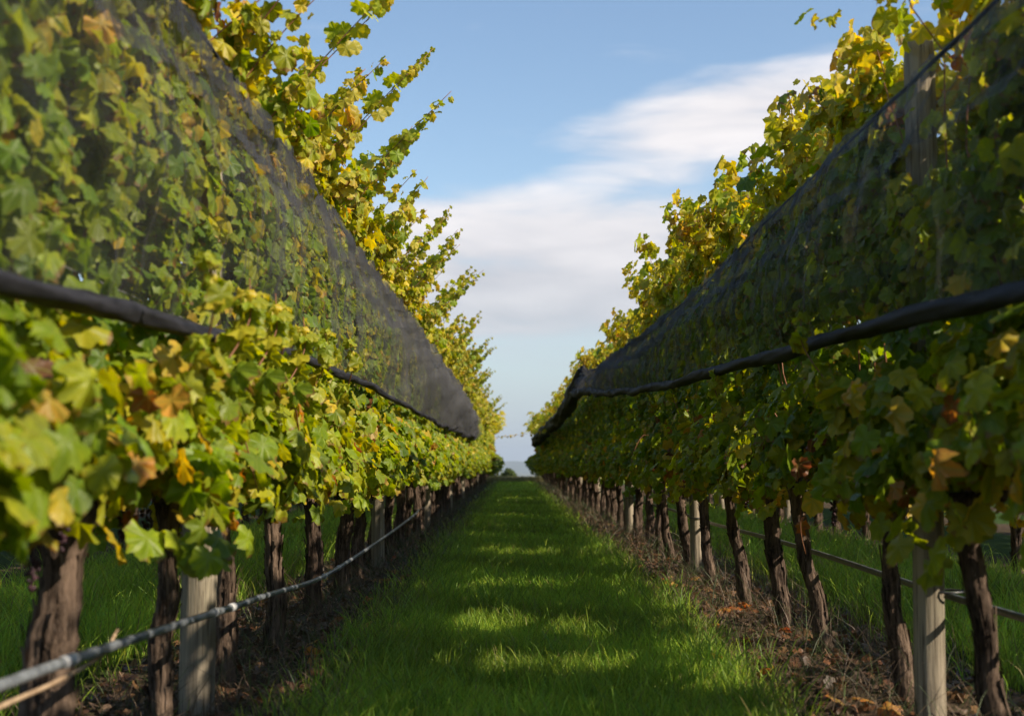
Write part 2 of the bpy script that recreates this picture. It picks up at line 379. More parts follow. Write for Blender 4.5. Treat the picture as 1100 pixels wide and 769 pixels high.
def catmull(pts, n):
    pts = np.asarray(pts, float); t = np.linspace(0, len(pts) - 1, n)
    out = []
    P = np.vstack([2 * pts[0] - pts[1], pts, 2 * pts[-1] - pts[-2]])
    for u in t:
        i = min(int(u), len(pts) - 2); f = u - i; p0, p1, p2, p3 = P[i:i + 4]
        out.append(.5 * (2 * p1 + (p2 - p0) * f + (2 * p0 - 5 * p1 + 4 * p2 - p3) * f * f + (3 * p1 - p0 - 3 * p2 + p3) * f ** 3))
    return np.array(out)

def shoot_leaves(path, rg, spacing=.055, size=.062, taper=True, yellow=1.0, per=1, petiole=.07, clip=True, start=0.0):
    seg = np.linalg.norm(np.diff(path, axis=0), axis=1); Ln = seg.sum(); n = max(3, int(Ln / spacing)) * per
    u = np.sort(rg.uniform(start, 1.0, n)); cum = np.concatenate([[0], np.cumsum(seg)]) / Ln
    P = np.stack([np.interp(u, cum, path[:, k]) for k in range(3)], -1)
    T = norm(np.stack([np.interp(u, cum, np.gradient(path[:, k])) for k in range(3)], -1))
    out = rg.normal(size=(n, 3)); out -= T * (out * T).sum(1, keepdims=True); out = norm(out)
    ply = petiole * rg.uniform(.4, 1.5, n) * (1 - .6 * u if taper else 1)
    pos = P + out * ply[:, None]
    s = size * rg.uniform(.62, 1.25, n) * ((1.05 - .62 * u ** 1.5) if taper else 1)
    return pos, out, s, u

def aisle_limit(z, inner=.17):
    # how far the foliage may reach out on the side of the bird net
    return np.where(z < 1.18, .42, np.where(z < 1.36, .42 - (z - 1.18) / .18 * .25, np.where(z < 2.34, inner, inner + (z - 2.34) * 1.2)))
def orient(pos, out, rg, lie=.55):
    n = len(pos); sx = np.sign(pos[:, 0] + rg.normal(0, .08, n))
    nrm = np.stack([sx * rg.uniform(.3, 1.1, n), rg.normal(0, .5, n), rg.uniform(-.1, 1.1, n)], -1) + out * .35
    tip = np.stack([sx * rg.uniform(-.2, .7, n), rg.normal(0, .45, n), -rg.uniform(.3, 1.0, n)], -1) + out * .3
    return nrm, tip

# ------------------------------------------------------------------ vine variants (local +x = the aisle side)
def grow_foliage(seed, far=False, sparse=1.0, length=1.0, gap=None):
    rg = np.random.default_rng(seed); acc = Acc(); canes = []
    P_, O_, S_, H_ = [], [], [], []
    nsh = int(31 * sparse)
    for k in range(nsh):
        y0 = (k + rg.uniform(0, 1)) / nsh * 1.30 - .65
        up = rg.uniform() < .72
        if up:
            h = rg.uniform(1.35, 1.98) * length; lean = rg.normal(0, .13)
            pts = [(rg.normal(0, .03), y0, .86), (lean * .6 + rg.normal(0, .05), y0 + rg.normal(0, .06), .86 + h * .35), (lean + rg.normal(0, .07), y0 + rg.normal(0, .12), .86 + h * .7), (lean * 1.5 + rg.normal(0, .17), y0 + rg.normal(0, .2), .86 + h)]
        else:
            sx = rg.choice([-1, 1], p=[.42, .58]); reach = rg.uniform(.2, .42)
            pts = [(0, y0, .88), (sx * reach * .6, y0 + rg.normal(0, .1), 1.0 + rg.uniform(0, .25)), (sx * reach, y0 + rg.normal(0, .2), .98 + rg.uniform(-.05, .15)), (sx * (reach + .04), y0 + rg.normal(0, .28), rg.uniform(.80, .96) if rg.uniform() < .85 else .66)]
        path = catmull(pts, 14)
        path[:, 0] = np.minimum(path[:, 0], aisle_limit(path[:, 2]) - .05)
        canes.append(path)
        p, o, s, u = shoot_leaves(path, rg, .037, .069, taper=up, petiole=.10, start=.04 if up else .25)
        if up:
            q_ = shoot_leaves(path, rg, .05, .060, taper=False, petiole=.07, start=.5); p, o, s = np.vstack([p, q_[0]]), np.vstack([o, q_[1]]), np.concatenate([s, q_[2]])
        P_.append(p); O_.append(o); S_.append(s)
        base = 1.9 + 1.35 * np.clip(p[:, 2] - 1.55, -.3, 1.0)  # yellower upward: turning leaves, plus sunlight on the tops put into the colour
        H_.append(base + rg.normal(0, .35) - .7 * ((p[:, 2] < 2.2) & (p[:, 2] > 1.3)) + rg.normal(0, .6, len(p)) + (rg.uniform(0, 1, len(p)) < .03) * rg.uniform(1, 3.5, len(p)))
    # inner fill between the canes
    nf = int(660 * sparse)
    z = rg.uniform(.84, 2.62, nf); x = rg.normal(0, .15, nf); y = rg.uniform(-.66, .66, nf)
    keep = np.sin(y * 7 + z * 4 + seed) + np.sin(y * 3 - z * 6 + seed * 2) + rg.normal(0, .6, nf) > -.5
    f = np.stack([x, y, z], -1)[keep]; P_.append(f); o = rg.normal(size=f.shape); O_.append(norm(o)); S_.append(.062 * rg.uniform(.7, 1.3, len(f))); H_.append(2.0 + 1.1 * np.clip(f[:, 2] - 1.7, 0, 1) + rg.normal(0, 1.0, len(f)))  # fill leaves yellow upward too, sunlit tops included in their colour
    # skirt leaves and yellow leaves low down
    nk = int(170 * sparse); z = rg.triangular(.76, .98, 1.25, nk); x = rg.choice([-1, 1], nk) * rg.uniform(.05, .36, nk); y = rg.uniform(-.68, .68, nk); z = z + .10 * np.sin(y * 6 + seed) + .06 * np.sin(y * 15 + 2 * seed)
    f = np.stack([x, y, z], -1); P_.append(f); O_.append(norm(rg.normal(size=f.shape))); S_.append(.066 * rg.uniform(.7, 1.25, nk))
    H_.append(2.5 + rg.normal(0, 1.1, nk) + (rg.uniform(0, 1, nk) < .16) * rg.uniform(1.5, 4, nk))
    pos = np.vstack(P_); out = np.vstack(O_); size = np.concatenate(S_); hue = np.concatenate(H_)
    pos[:, 0] = np.minimum(pos[:, 0], aisle_limit(pos[:, 2]) * rg.uniform(.85, 1.0, len(pos)))
    if far: sel = rg.uniform(0, 1, len(pos)) < .62; pos, out, size, hue = pos[sel], out[sel], size[sel] * 1.22, hue[sel]
    if gap is not None:      # a thin place in the canopy that lets sun through to the aisle
        gy, gw, z0, z1 = gap; yy_ = pos[:, 1] + .48 * pos[:, 0] - gy; zz_ = pos[:, 2] + .83 * pos[:, 0]
        sel = ~((np.abs(yy_) < gw * (1 + .3 * np.sin(zz_ * 14))) & (zz_ > z0 + .1 * np.sin(yy_ * 9)) & (zz_ < z1) & (rg.uniform(0, 1, len(pos)) < .95)); pos, out, size, hue = pos[sel], out[sel], size[sel], hue[sel]
    if seed == 504:
        sel = ~((pos[:, 0] > -.06) & (pos[:, 1] > .28) & (pos[:, 2] > 1.9) & (pos[:, 2] < 2.56) & (rg.uniform(0, 1, len(pos)) < .95)); pos, out, size, hue = pos[sel], out[sel], size[sel], hue[sel]
    if seed == 502:          # the post's top stands free of leaves on the aisle side
        sel = ~((pos[:, 0] > -.08) & (pos[:, 1] < .3) & (pos[:, 2] > 1.9) & (pos[:, 2] < 2.56) & (rg.uniform(0, 1, len(pos)) < .93)); pos, out, size, hue = pos[sel], out[sel], size[sel], hue[sel]
    nrm, tip = orient(pos, out, rg)
    build_leaves(acc, pos, nrm, tip, size, leaf_colors(hue, rg), rg, SIMPLE_T if far else TEMPL)
    return acc.mesh('foliage', LEAF, not far), canes
def cane_mesh(path, r=.0045, rg=None):
    v, f = tube(path, np.linspace(r, r * .45, len(path)), 5); return np_mesh('cane', v, f, CANE, True)
def long_shoot(rg, pts, size=.064, hue=3.4, spacing=.022):
    path = catmull(pts, 22); a = Acc()
    p, o, s, u = shoot_leaves(path, rg, spacing, size, True, petiole=.055, start=.05)
    nrm = np.stack([rg.normal(0, .5, len(p)), rg.normal(0, .6, len(p)), rg.uniform(.1, 1, len(p))], -1) + o * .5
    tip = o + np.array([0, 0, -.7])
    build_leaves(a, p, nrm, tip, s, leaf_colors(hue + rg.normal(0, .7, len(p)) , rg), rg)
    return cane_mesh(path, .0042), a.mesh('leaves', LEAF, True)

def trunk_mesh(seed, r=.045, h=.80, lean=(0, 0), hi=True):
    rg = np.random.default_rng(seed); n = 46 if hi else 9; s = 30 if hi else 7
    t = np.linspace(0, 1, n)
    px = lean[0] * t + .018 * snoise(t, 5, 1, rg.uniform(0, 6)); py = lean[1] * t + .025 * snoise(t, 4, 1, rg.uniform(0, 6))
    path = np.stack([px - px[0], py - py[0], -.04 + t * (h + .08)], -1)
    rad = r * (1.22 - .35 * t + .55 * np.clip(t - .86, 0, 1) * 4 + .22 * np.exp(-t * 12) + .10 * snoise(t, 9, 1, rg.uniform(0, 6)))
    a = np.linspace(0, 2 * np.pi, s, endpoint=False)[None, :]; tt = t[:, None]
    ph = rg.uniform(0, 6, 6); tw = a + tt * rg.uniform(-1.2, 1.2)
    rough = 1 + .10 * np.sin(tw * 3 + ph[0] + 2 * np.sin(tt * 5)) + .08 * np.sin(tw * 7 + ph[1] + 3 * np.sin(tt * 4 + ph[2])) + .06 * np.sin(tw * 12 + ph[3] + 2 * tt) + rg.normal(0, .045, (n, s))
    v, f = tube(path, rad, s, rough); a_ = Acc(); a_.add(v, f)
    if hi:   # peeling bark ribbons stay part of the trunk surface
        for k in range(80):
            an = rg.uniform(0, 2 * np.pi); t0 = rg.uniform(.02, .85); ln = rg.uniform(.06, .22); m = 6
            tk = t0 + np.linspace(0, 1, m) * ln; tk = np.clip(tk, 0, 1); lift = 1.02 + np.linspace(0, 1, m) ** 2 * rg.uniform(.05, .45) + .03
            cx = np.interp(tk, t, path[:, 0]); cy = np.interp(tk, t, path[:, 1]); cz = np.interp(tk, t, path[:, 2]); rr = np.interp(tk, t, rad) * lift
            wd = rg.uniform(.003, .008) / r; aa = an + snoise(tk, 20, .12, k)
            A = np.stack([cx + rr * np.cos(aa - wd), cy + rr * np.sin(aa - wd), cz], -1); B = np.stack([cx + rr * np.cos(aa + wd), cy + rr * np.sin(aa + wd), cz], -1)
            j = np.arange(m - 1); a_.add(np.vstack([A, B]), [np.stack([j, j + 1, m + j + 1, m + j], -1)])
    return a_.mesh('trunk', BARK, True), path[-1]
def cordon_mesh(seed, top, hi=True):
    rg = np.random.default_rng(seed + 90); a = Acc()
    for sgn in (-1, 1):
        pts = [(top[0], top[1], top[2] - .05), (top[0] * .6, top[1] + sgn * .10, .83), (0, sgn * .35, .85 + rg.normal(0, .01)), (0, sgn * .64, .86)]
        p = catmull(pts, 20 if hi else 6); v, f = tube(p, np.linspace(.026, .013, len(p)) * (1 + .18 * snoise(np.arange(len(p)), 1.3, 1, seed)), 9 if hi else 5); a.add(v, f)
        if hi:
            for k in range(6):
                y = sgn * (.1 + .09 * k); sp = np.array([[0, y, .85], [rg.normal(0, .01), y + .005, .895], [rg.normal(0, .015), y + rg.normal(0, .01), .93]])
                v, f = tube(sp, [.012, .010, .006], 6); a.add(v, f)
    return a.mesh('cordon', BARK, True)
def cluster_mesh(seed):
    rg = np.random.default_rng(seed); a = Acc()
    ph = np.linspace(0, np.pi, 5); th = np.linspace(0, 2 * np.pi, 7)[:-1]
    sv = np.array([[np.sin(p) * np.cos(q), np.sin(p) * np.sin(q), np.cos(p)] for p in ph for q in th])
    i = np.arange(4)[:, None] * 6 + np.arange(6)[None, :]; i2 = np.arange(4)[:, None] * 6 + (np.arange(6)[None, :] + 1) % 6
    q = np.stack([i, i2, i2 + 6, i + 6], -1).reshape(-1, 4)
    for k in range(34):
        z = -rg.uniform(0, .11); rr = (.028 * (1 + z / .13)) * rg.uniform(.3, 1); an = rg.uniform(0, 6.28)
        a.add(sv * rg.uniform(.005, .0085) * np.array([1, 1, rg.uniform(.7, 1)]) + np.array([rr * math.cos(an), rr * math.sin(an), z]), [q])
    v, f = tube([(0, 0, -.08), (.002, 0, 0), (.006, .004, .06)], .002, 5); a.add(v, f)
    return a.mesh('grape_cluster', GRAPE, True)
CLUST = [cluster_mesh(s) for s in range(3)]

NV = 9
FOL = [grow_foliage(100 + s, length=random.Random(s).uniform(.93, 1.06)) for s in range(NV)]
GAPF = [grow_foliage(500, gap=(-.30, .45, .90, 1.65)), grow_foliage(501, gap=(.25, .42, .88, 1.65)), grow_foliage(502), grow_foliage(503, gap=(-.3, .18, 1.0, 1.6)), grow_foliage(504, gap=(-.02, .26, .95, 1.5))]
GCAN = []
for s in range(5):
    c = list(GAPF[s][1]); random.Random(s).shuffle(c); GCAN.append([np_mesh('cane', *[(lambda vf: (vf[0], vf[1]))(tube(p, np.linspace(.0045, .002, len(p)), 5))][0], CANE, True) for p in c[:6]])
GAPAT = {2: 4, 3: 0, 8: 1, 1: 2, 5: 3, 15: 3, 24: 1}
FARFOL = [grow_foliage(300 + s, far=True) for s in range(5)]
CAN = []
for s in range(NV):
    c = [p for p in FOL[s][1]]; random.Random(s).shuffle(c); CAN.append([cane_mesh(p, .0045) for p in c[:7]])
# long shoots that stand out of the top, reaching over the aisle
rgs = np.random.default_rng(5)
LONG = []
for s in range(9):
    rx, rz, ry = rgs.uniform(.45, .85), rgs.uniform(.40, .70), rgs.normal(0, .18)
    LONG.append(long_shoot(rgs, [(0, 0, 2.0), (.10, ry * .3, 2.3), (rx * .6, ry * .7, 2.38 + rz * .55), (rx, ry, 2.42 + rz)], hue=3.0))
SHORT = []
for s in range(8):
    rx, rz, ry = rgs.uniform(-.25, .35), rgs.uniform(.15, .40), rgs.normal(0, .15)
    SHORT.append(long_shoot(rgs, [(rx * .2, 0, 1.9), (rx * .4, ry * .3, 2.2), (rx * .8, ry * .7, 2.25 + rz * .5), (rx, ry, 2.3 + rz)], hue=3.0))

FRONT = [long_shoot(rgs, [(.15, 0, 1.0), (.34, .02, 1.18), (.43, ry, 1.36), (.42, ry * 1.6, 1.47 + k * .02)], size=.072, hue=2.7, spacing=.017) for k, ry in enumerate((.05, -.1, .12))]
FRONTAT = {1: [.05, .3, .5], 2: [-.5, -.3, -.05, .25], 3: [-.2, .1], 4: [-.3], 54: [.2], 55: [-.2], 52: [.3]}
TRUNKS = [trunk_mesh(s, r=random.Random(s).uniform(.036, .047), lean=(random.Random(s + 9).uniform(-.05, .05), random.Random(s + 3).uniform(-.08, .08))) for s in range(8)]
THICK = trunk_mesh(61, r=.058, lean=(.02, .03)); THIN = trunk_mesh(62, r=.034, lean=(.0, -.03))
TRUNKS_R = [trunk_mesh(40 + s, r=random.Random(s + 70).uniform(.030, .040), lean=(random.Random(s + 19).uniform(.04, .13), random.Random(s + 13).uniform(-.10, .04))) for s in range(7)]
FARTR = [trunk_mesh(20 + s, r=.042, hi=False, lean=(random.Random(s).uniform(-.04, .04), 0)) for s in range(4)]
CORD = {}
def cordon(k, top, hi):
    if (k, hi) not in CORD: CORD[(k, hi)] = cordon_mesh(hash(k) % 50 if not isinstance(k, int) else k, top, hi)
    return CORD[(k, hi)]

def vine(x, y, rz, idx, label, group, near, tr=None, longs=0, shorts=2, far=False, rr=None, scale=1.0):
    rr = rr or random.Random(idx * 13 + int(x * 10) + 5)
    o = empty('grape_vine', (x, y, 0), rz); tag(o, label, 'grapevine', group)
    o.scale = (1.9 if far and abs(x) < 2 else (1.2 if y > 38 and abs(x) < 2 else 1), 1, scale)
    if idx == 1: tr = THICK
    if idx == 2: tr = THIN
    if far:
        k = rr.randrange(4); tm, top = FARTR[k]; link('trunk', tm, o); link('foliage', FARFOL[rr.randrange(5)][0], o)
        return o
    tm, top = tr if tr else TRUNKS[rr.randrange(8)]
    link('trunk', tm, o); link('cordon', cordon(rr.randrange(4) if not near else 60 + idx, top, True), o)
    k = (idx * 4 + (3 if x > 0 else 0)) % NV
    link('foliage', GAPF[GAPAT[idx - 50]][0] if (x == x and 50 <= idx < 100 and idx - 50 in GAPAT) else FOL[k][0], o)
    if near:
        for cm in (GCAN[GAPAT[idx - 50]] if 50 <= idx < 100 and idx - 50 in GAPAT else CAN[k]): link('cane', cm, o)
        for c in range(rr.choice([1, 2, 3])):
            link('grape_cluster', CLUST[rr.randrange(3)], o, (rr.uniform(-.08, .16), rr.uniform(-.5, .5), rr.uniform(.74, .86)))
    def add(lst, n):
        for q in range(n):
            cmesh, lmesh = lst[rr.randrange(len(lst))]
            c = link('shoot', cmesh, o, (0, (q + rr.uniform(.1, .9)) / n * 1.2 - .6, rr.uniform(-.12, .06))); c.rotation_euler = (0, 0, rr.uniform(-.35, .35))
            link('leaves', lmesh, c)
    add(LONG, longs); add(SHORT, shorts)
    for q, yy_ in enumerate(FRONTAT.get(idx, [])):
        cmesh, lmesh = FRONT[(idx + q) % len(FRONT)]; c = link('shoot', cmesh, o, (0, yy_, 0)); link('leaves', lmesh, c)
    return o

ORD = ['nearest', 'second', 'third', 'fourth', 'fifth', 'sixth', 'seventh', 'eighth', 'ninth', 'tenth']
LY = [2.3, 3.55, 4.85, 5.85, 6.9, 8.4, 9.75, 11.0]
while LY[-1] < 66: LY.append(LY[-1] + 1.25 + random.uniform(-.08, .08))
RY = [2.75, 4.22, 5.34, 6.7, 7.75, 8.95, 10.4, 11.7]
while RY[-1] < 66: RY.append(RY[-1] + 1.25 + random.uniform(-.08, .08))
llab = {1: 'thick shaggy vine trunk nearest the camera in the left row, yellow-green leaves', 2: 'thin vine with peeling bark just to the left of the nearest left wooden post',
        3: 'dark trunked vine directly behind the nearest left wooden post', 4: 'dark vine second beyond the nearest left post, behind the drooping hose',
        5: 'left row vine third beyond the nearest post, hose sagging across its trunk', 6: 'left row vine fourth beyond the nearest post, rough dark trunk', 7: 'left row vine fifth beyond the nearest post, before the second post'}
rlab = {1: 'dark vine trunk nearest the camera at the right edge, beyond the pale post', 2: 'leaning thick vine trunk immediately left of the nearest right wooden post',
        3: 'slender leaning vine second to the left of the nearest right post', 4: 'dark crooked vine third to the left of the nearest right post',
        5: 'thin straight vine fourth from the nearest right post, under yellow leaves', 6: 'right row vine standing just right of the second wooden post', 7: 'right row vine just beyond the second wooden post'}
r0 = random.Random(3)
# the five rearward vines of the left and right row first, then the neighbours
for i_, y in enumerate(LY):
    near = y < 14; far = y > 48
    lab = llab.get(i_) if i_ in llab else ('grapevine of the left row beside the camera, its leaves hanging in at the frame edge' if i_ == 0 else
          ('grapevine in the middle stretch of the left row with yellow-green leaves and dark trunk' if y < 34 else 'distant grapevine of the left row merging into yellow foliage'))
    longs = 0 if y < 3 else (3 if y < 13 else (3 if y < 34 else 1)); 
    vine(XL + r0.uniform(-.02, .02), y, 0 + r0.uniform(-.04, .04), i_, lab, 'grapevines of the left row', near, TRUNKS[i_ % 8] if near else None, 0 if far else longs, 0 if far else 4, far, scale=r0.uniform(.98, 1.04))
VR = {}
for i_, y in enumerate(RY):
    near = y < 14; far = y > 48
    lab = rlab.get(i_) if i_ in rlab else ('grapevine of the right row beside the camera, its leaves hanging in at the frame edge' if i_ == 0 else
          ('grapevine in the middle stretch of the right row with shaded green leaves' if y < 34 else 'distant grapevine of the right row with sunlit yellow top'))
    VR[i_] = vine(XR + r0.uniform(-.02, .02), y, math.pi + r0.uniform(-.04, .04), i_ + 50, lab, 'grapevines of the right row', near, TRUNKS_R[i_ % 7] if near else None, 0, 0 if far else (2 if y < 3.5 else 1 if y < 6 else 6), far, scale=r0.uniform(.96, 1.02))
# stray cane that reaches across the aisle far away
cm, lm = long_shoot(np.random.default_rng(9), [(.1, 0, 1.55), (.6, .1, 1.78), (1.1, .1, 1.72), (1.55, .0, 1.66), (1.95, -.1, 1.62)], size=.055, hue=4.0, spacing=.045)
ix = min(VR, key=lambda k: abs(RY[k] - 36)); c = link('shoot', cm, VR[ix]); link('leaves', lm, c)
# a few big turned leaves hang out of the near right canopy
a_ = Acc(); rq = np.random.default_rng(66); vr = VR[1].location; P_ = np.array([[1.15, 3.6, .93], [1.10, 3.83, 1.08], [1.20, 3.9, .82], [1.17, 3.3, 1.12], [1.19, 4.2, .86], [1.13, 4.5, 1.15]])
P_ = np.stack([-(P_[:, 0] - vr.x), -(P_[:, 1] - vr.y), P_[:, 2]], -1)
build_leaves(a_, P_, np.array([[.8, .5, .3]] * 6) + rq.normal(0, .2, (6, 3)), np.array([[.2, .3, -1.0]] * 6) + rq.normal(0, .3, (6, 3)), np.array([.078, .074, .06, .066, .055, .06]), np.array([[.50, .30, .05], [.46, .36, .06], [.52, .40, .05], [.30, .33, .03], [.40, .22, .05], [.5, .4, .05]]), rq)
link('turned_leaves', a_.mesh('turned_leaves', LEAF, True), VR[1])
# hanging cane below the right canopy
hc = catmull([(.10, .30, .95), (.16, .33, .80), (.17, .30, .62), (.15, .31, .50)], 12); link('cane', cane_mesh(hc, .004), VR[3])

for x, side, y0, y1 in ((XL - SPACE, 'left', 5.0, 44), (XR + SPACE, 'right', -5.0, 44)):
    y = y0; k = 0
    while y < y1:
        vine(x + r0.uniform(-.03, .03), y, r0.choice([0, math.pi]), k + (200 if side == 'left' else 300), 'grapevine of the neighbouring row beyond the %s row, seen between the trunks' % side, 'grapevines of the next row on the %s' % side, False, None, 0, 2 if side == 'left' else 0, y > 24, scale=.92 if side == 'left' else .84)
        y += 1.27; k += 1
for x, side in ((XL - 2 * SPACE, 'left'), (XR + 2 * SPACE, 'right')):
    y = 10.0; k = 0
    while y < 44:
        vine(x + r0.uniform(-.03, .03), y, r0.choice([0, math.pi]), k + (400 if side == 'left' else 500), 'grapevine two rows away on the %s, a dim strip of leaves behind the trunks' % side, 'grapevines two rows away on the %s' % side, False, None, 0, 0, True, scale=.84)
        y += 1.3; k += 1
# ------------------------------------------------------------------ posts
def post_mesh(seed, r, h=2.48):
    rg = np.random.default_rng(seed); n, s = 40, 22; t = np.linspace(0, 1, n)
    path = np.stack([.01 * snoise(t, 3, 1, seed), 0 * t, -.05 + t * (h + .05)], -1)
    a = np.linspace(0, 2 * np.pi, s, endpoint=False)
    rough = 1 + .02 * np.sin(a * 3 + seed)[None] + rg.normal(0, .006, (n, s)) + rg.normal(0, .02, (1, s))
    ck = rg.integers(0, s, 3)
    for c in ck: rough[:, c] -= .07 * np.clip(np.sin(t * 3 + c), 0, 1)
    rad = np.full(n, r); rad[-1] *= .9
    v, f = tube(path, rad, s, rough); return np_mesh('wooden_post', v, f, WOOD, True)
PM = [post_mesh(s, .056) for s in range(3)]; PML = post_mesh(8, .066, 2.05)
LP = [5.08, 12.1] ; RP = [4.87, 11.35]
while LP[-1] < 62: LP.append(LP[-1] + 6.9)
while RP[-1] < 62: RP.append(RP[-1] + 6.5)
for side, x0, lst, base in (('left', XL + .02, LP, 0), ('right', XR, RP, 1)):
    for k, y in enumerate(lst):
        o = link('wooden_post', PML if (side == 'left' and k == 0) else PM[k % 3], None, (x0 + (0 if k else .03 if side == 'left' else -.06), y, 0)); o.rotation_euler = (0, R(r0.uniform(-.8, .8)), r0.uniform(0, 6))
        lab = ('pale weathered round wooden post nearest the camera in the %s row' % side if k == 0 else
               'second pale wooden post along the %s row, standing among dark trunks' % side if k == 1 else 'weathered wooden trellis post farther down the %s row, half hidden by leaves' % side)
        tag(o, lab, 'post', 'wooden posts of the %s row' % side)
for side, x0, y0 in (('left', XL - SPACE, 9.0), ('right', XR + SPACE, 8.0)):
    for k in range(4):
        o = link('wooden_post', PM[k % 3], None, (x0, y0 + 6.6 * k, 0)); o.rotation_euler = (0, 0, k)
        tag(o, 'wooden post of the neighbouring row glimpsed beyond the %s row' % side, 'post', 'wooden posts of the next row on the %s' % side)
# trellis wires
for side, x0 in (('left', XL), ('right', XR)):
    for nm, z, dxo in (('lowest', .87, .0), ('middle', 1.45, .05 if side == 'left' else -.05), ('topmost', 2.25, .0)):
        yy = np.arange(1.0, 66, .8); v, f = tube(np.stack([np.full_like(yy, x0 + dxo), yy, z - .012 * np.abs(np.sin(yy * .48))], -1), .0018, 5)
        tag(link('trellis_wire', np_mesh('trellis_wire', v, f, WIRE, True)), '%s thin steel trellis wire running through the leaves of the %s row' % (nm, side), 'wire')
# ------------------------------------------------------------------ irrigation hoses
lh = catmull([(-1.02, .8, .53), (-1.0, 2.64, .498), (-1.0, 3.3, .478), (-.995, 4.4, .438), (-1.005, 5.0, .41), (-1.03, 5.7, .378), (-1.05, 7.46, .302), (-1.08, 9.4, .285), (-1.10, 11.5, .29), (-1.12, 13.5, .30), (-1.10, 15.5, .35), (-1.2, 18.0, .33), (-1.25, 22, .25), (-1.25, 28, .25), (-1.25, 40, .25), (-1.25, 60, .25)], 240)
a = Acc(); v, f = tube(lh, .0125, 12); a.add(v, f)
hose = empty('irrigation_hose', (0, 0, 0)); tag(hose, 'grey black irrigation hose sagging along the front of the left row', 'hose')
link('pipe', a.mesh('pipe', HOSEG, True), hose)
tape = simple('pipe_coupling', (.25, .26, .28), (.5, .5, .52), 40, .45, .4, .2)
for yk in (3.05, 4.55, 4.85, 7.6, 8.3):
    kk = np.argmin(abs(lh[:, 1] - yk)); p0, p1 = lh[kk], lh[kk + 1]; d = (p1 - p0) / np.linalg.norm(p1 - p0)
    v, f = tube(np.stack([p0, p0 + d * .03, p0 + d * .06, p0 + d * .09]), [.0145, .0158, .0156, .0145], 12); link('coupling', np_mesh('coupling', v, f, tape, True), hose)
sp = catmull([(-1.0, 2.2, .44), (-1.0, 2.64, .455), (-1.0, 3.0, .452), (-1.02, 3.4, .455), (-1.08, 3.75, .475)], 30)
v, f = tube(sp, .0055, 7); tag(link('old_cane', np_mesh('old_cane', v, f, simple('pale_cane', (.28, .19, .12), (.45, .33, .22), 30), True)), 'thin pale brown cane hanging just under the left hose by the nearest trunk', 'cane')
yy = np.arange(.8, 62, .35); hz_ = .455 + .010 * np.sin(yy * .95) - .008 * np.abs(np.sin(yy * .48))
hx_ = XR + .075 + .012 * np.sin(yy * .7)
hose = empty('irrigation_hose', (0, 0, 0)); tag(hose, 'black irrigation hose stretched straight along the right row behind the trunks', 'hose')
v, f = tube(np.stack([hx_, yy, hz_], -1), .013, 10); link('pipe', np_mesh('pipe', v, f, HOSE, True), hose)
for y in RP[:4]:
    th = np.linspace(0, 2 * np.pi, 20); ring = np.stack([XR + .064 * np.cos(th), y + .064 * np.sin(th), np.full(20, .475)], -1); v, f = tube(ring, .004, 6); link('clip', np_mesh('clip', v, f, HOSE, True), hose)

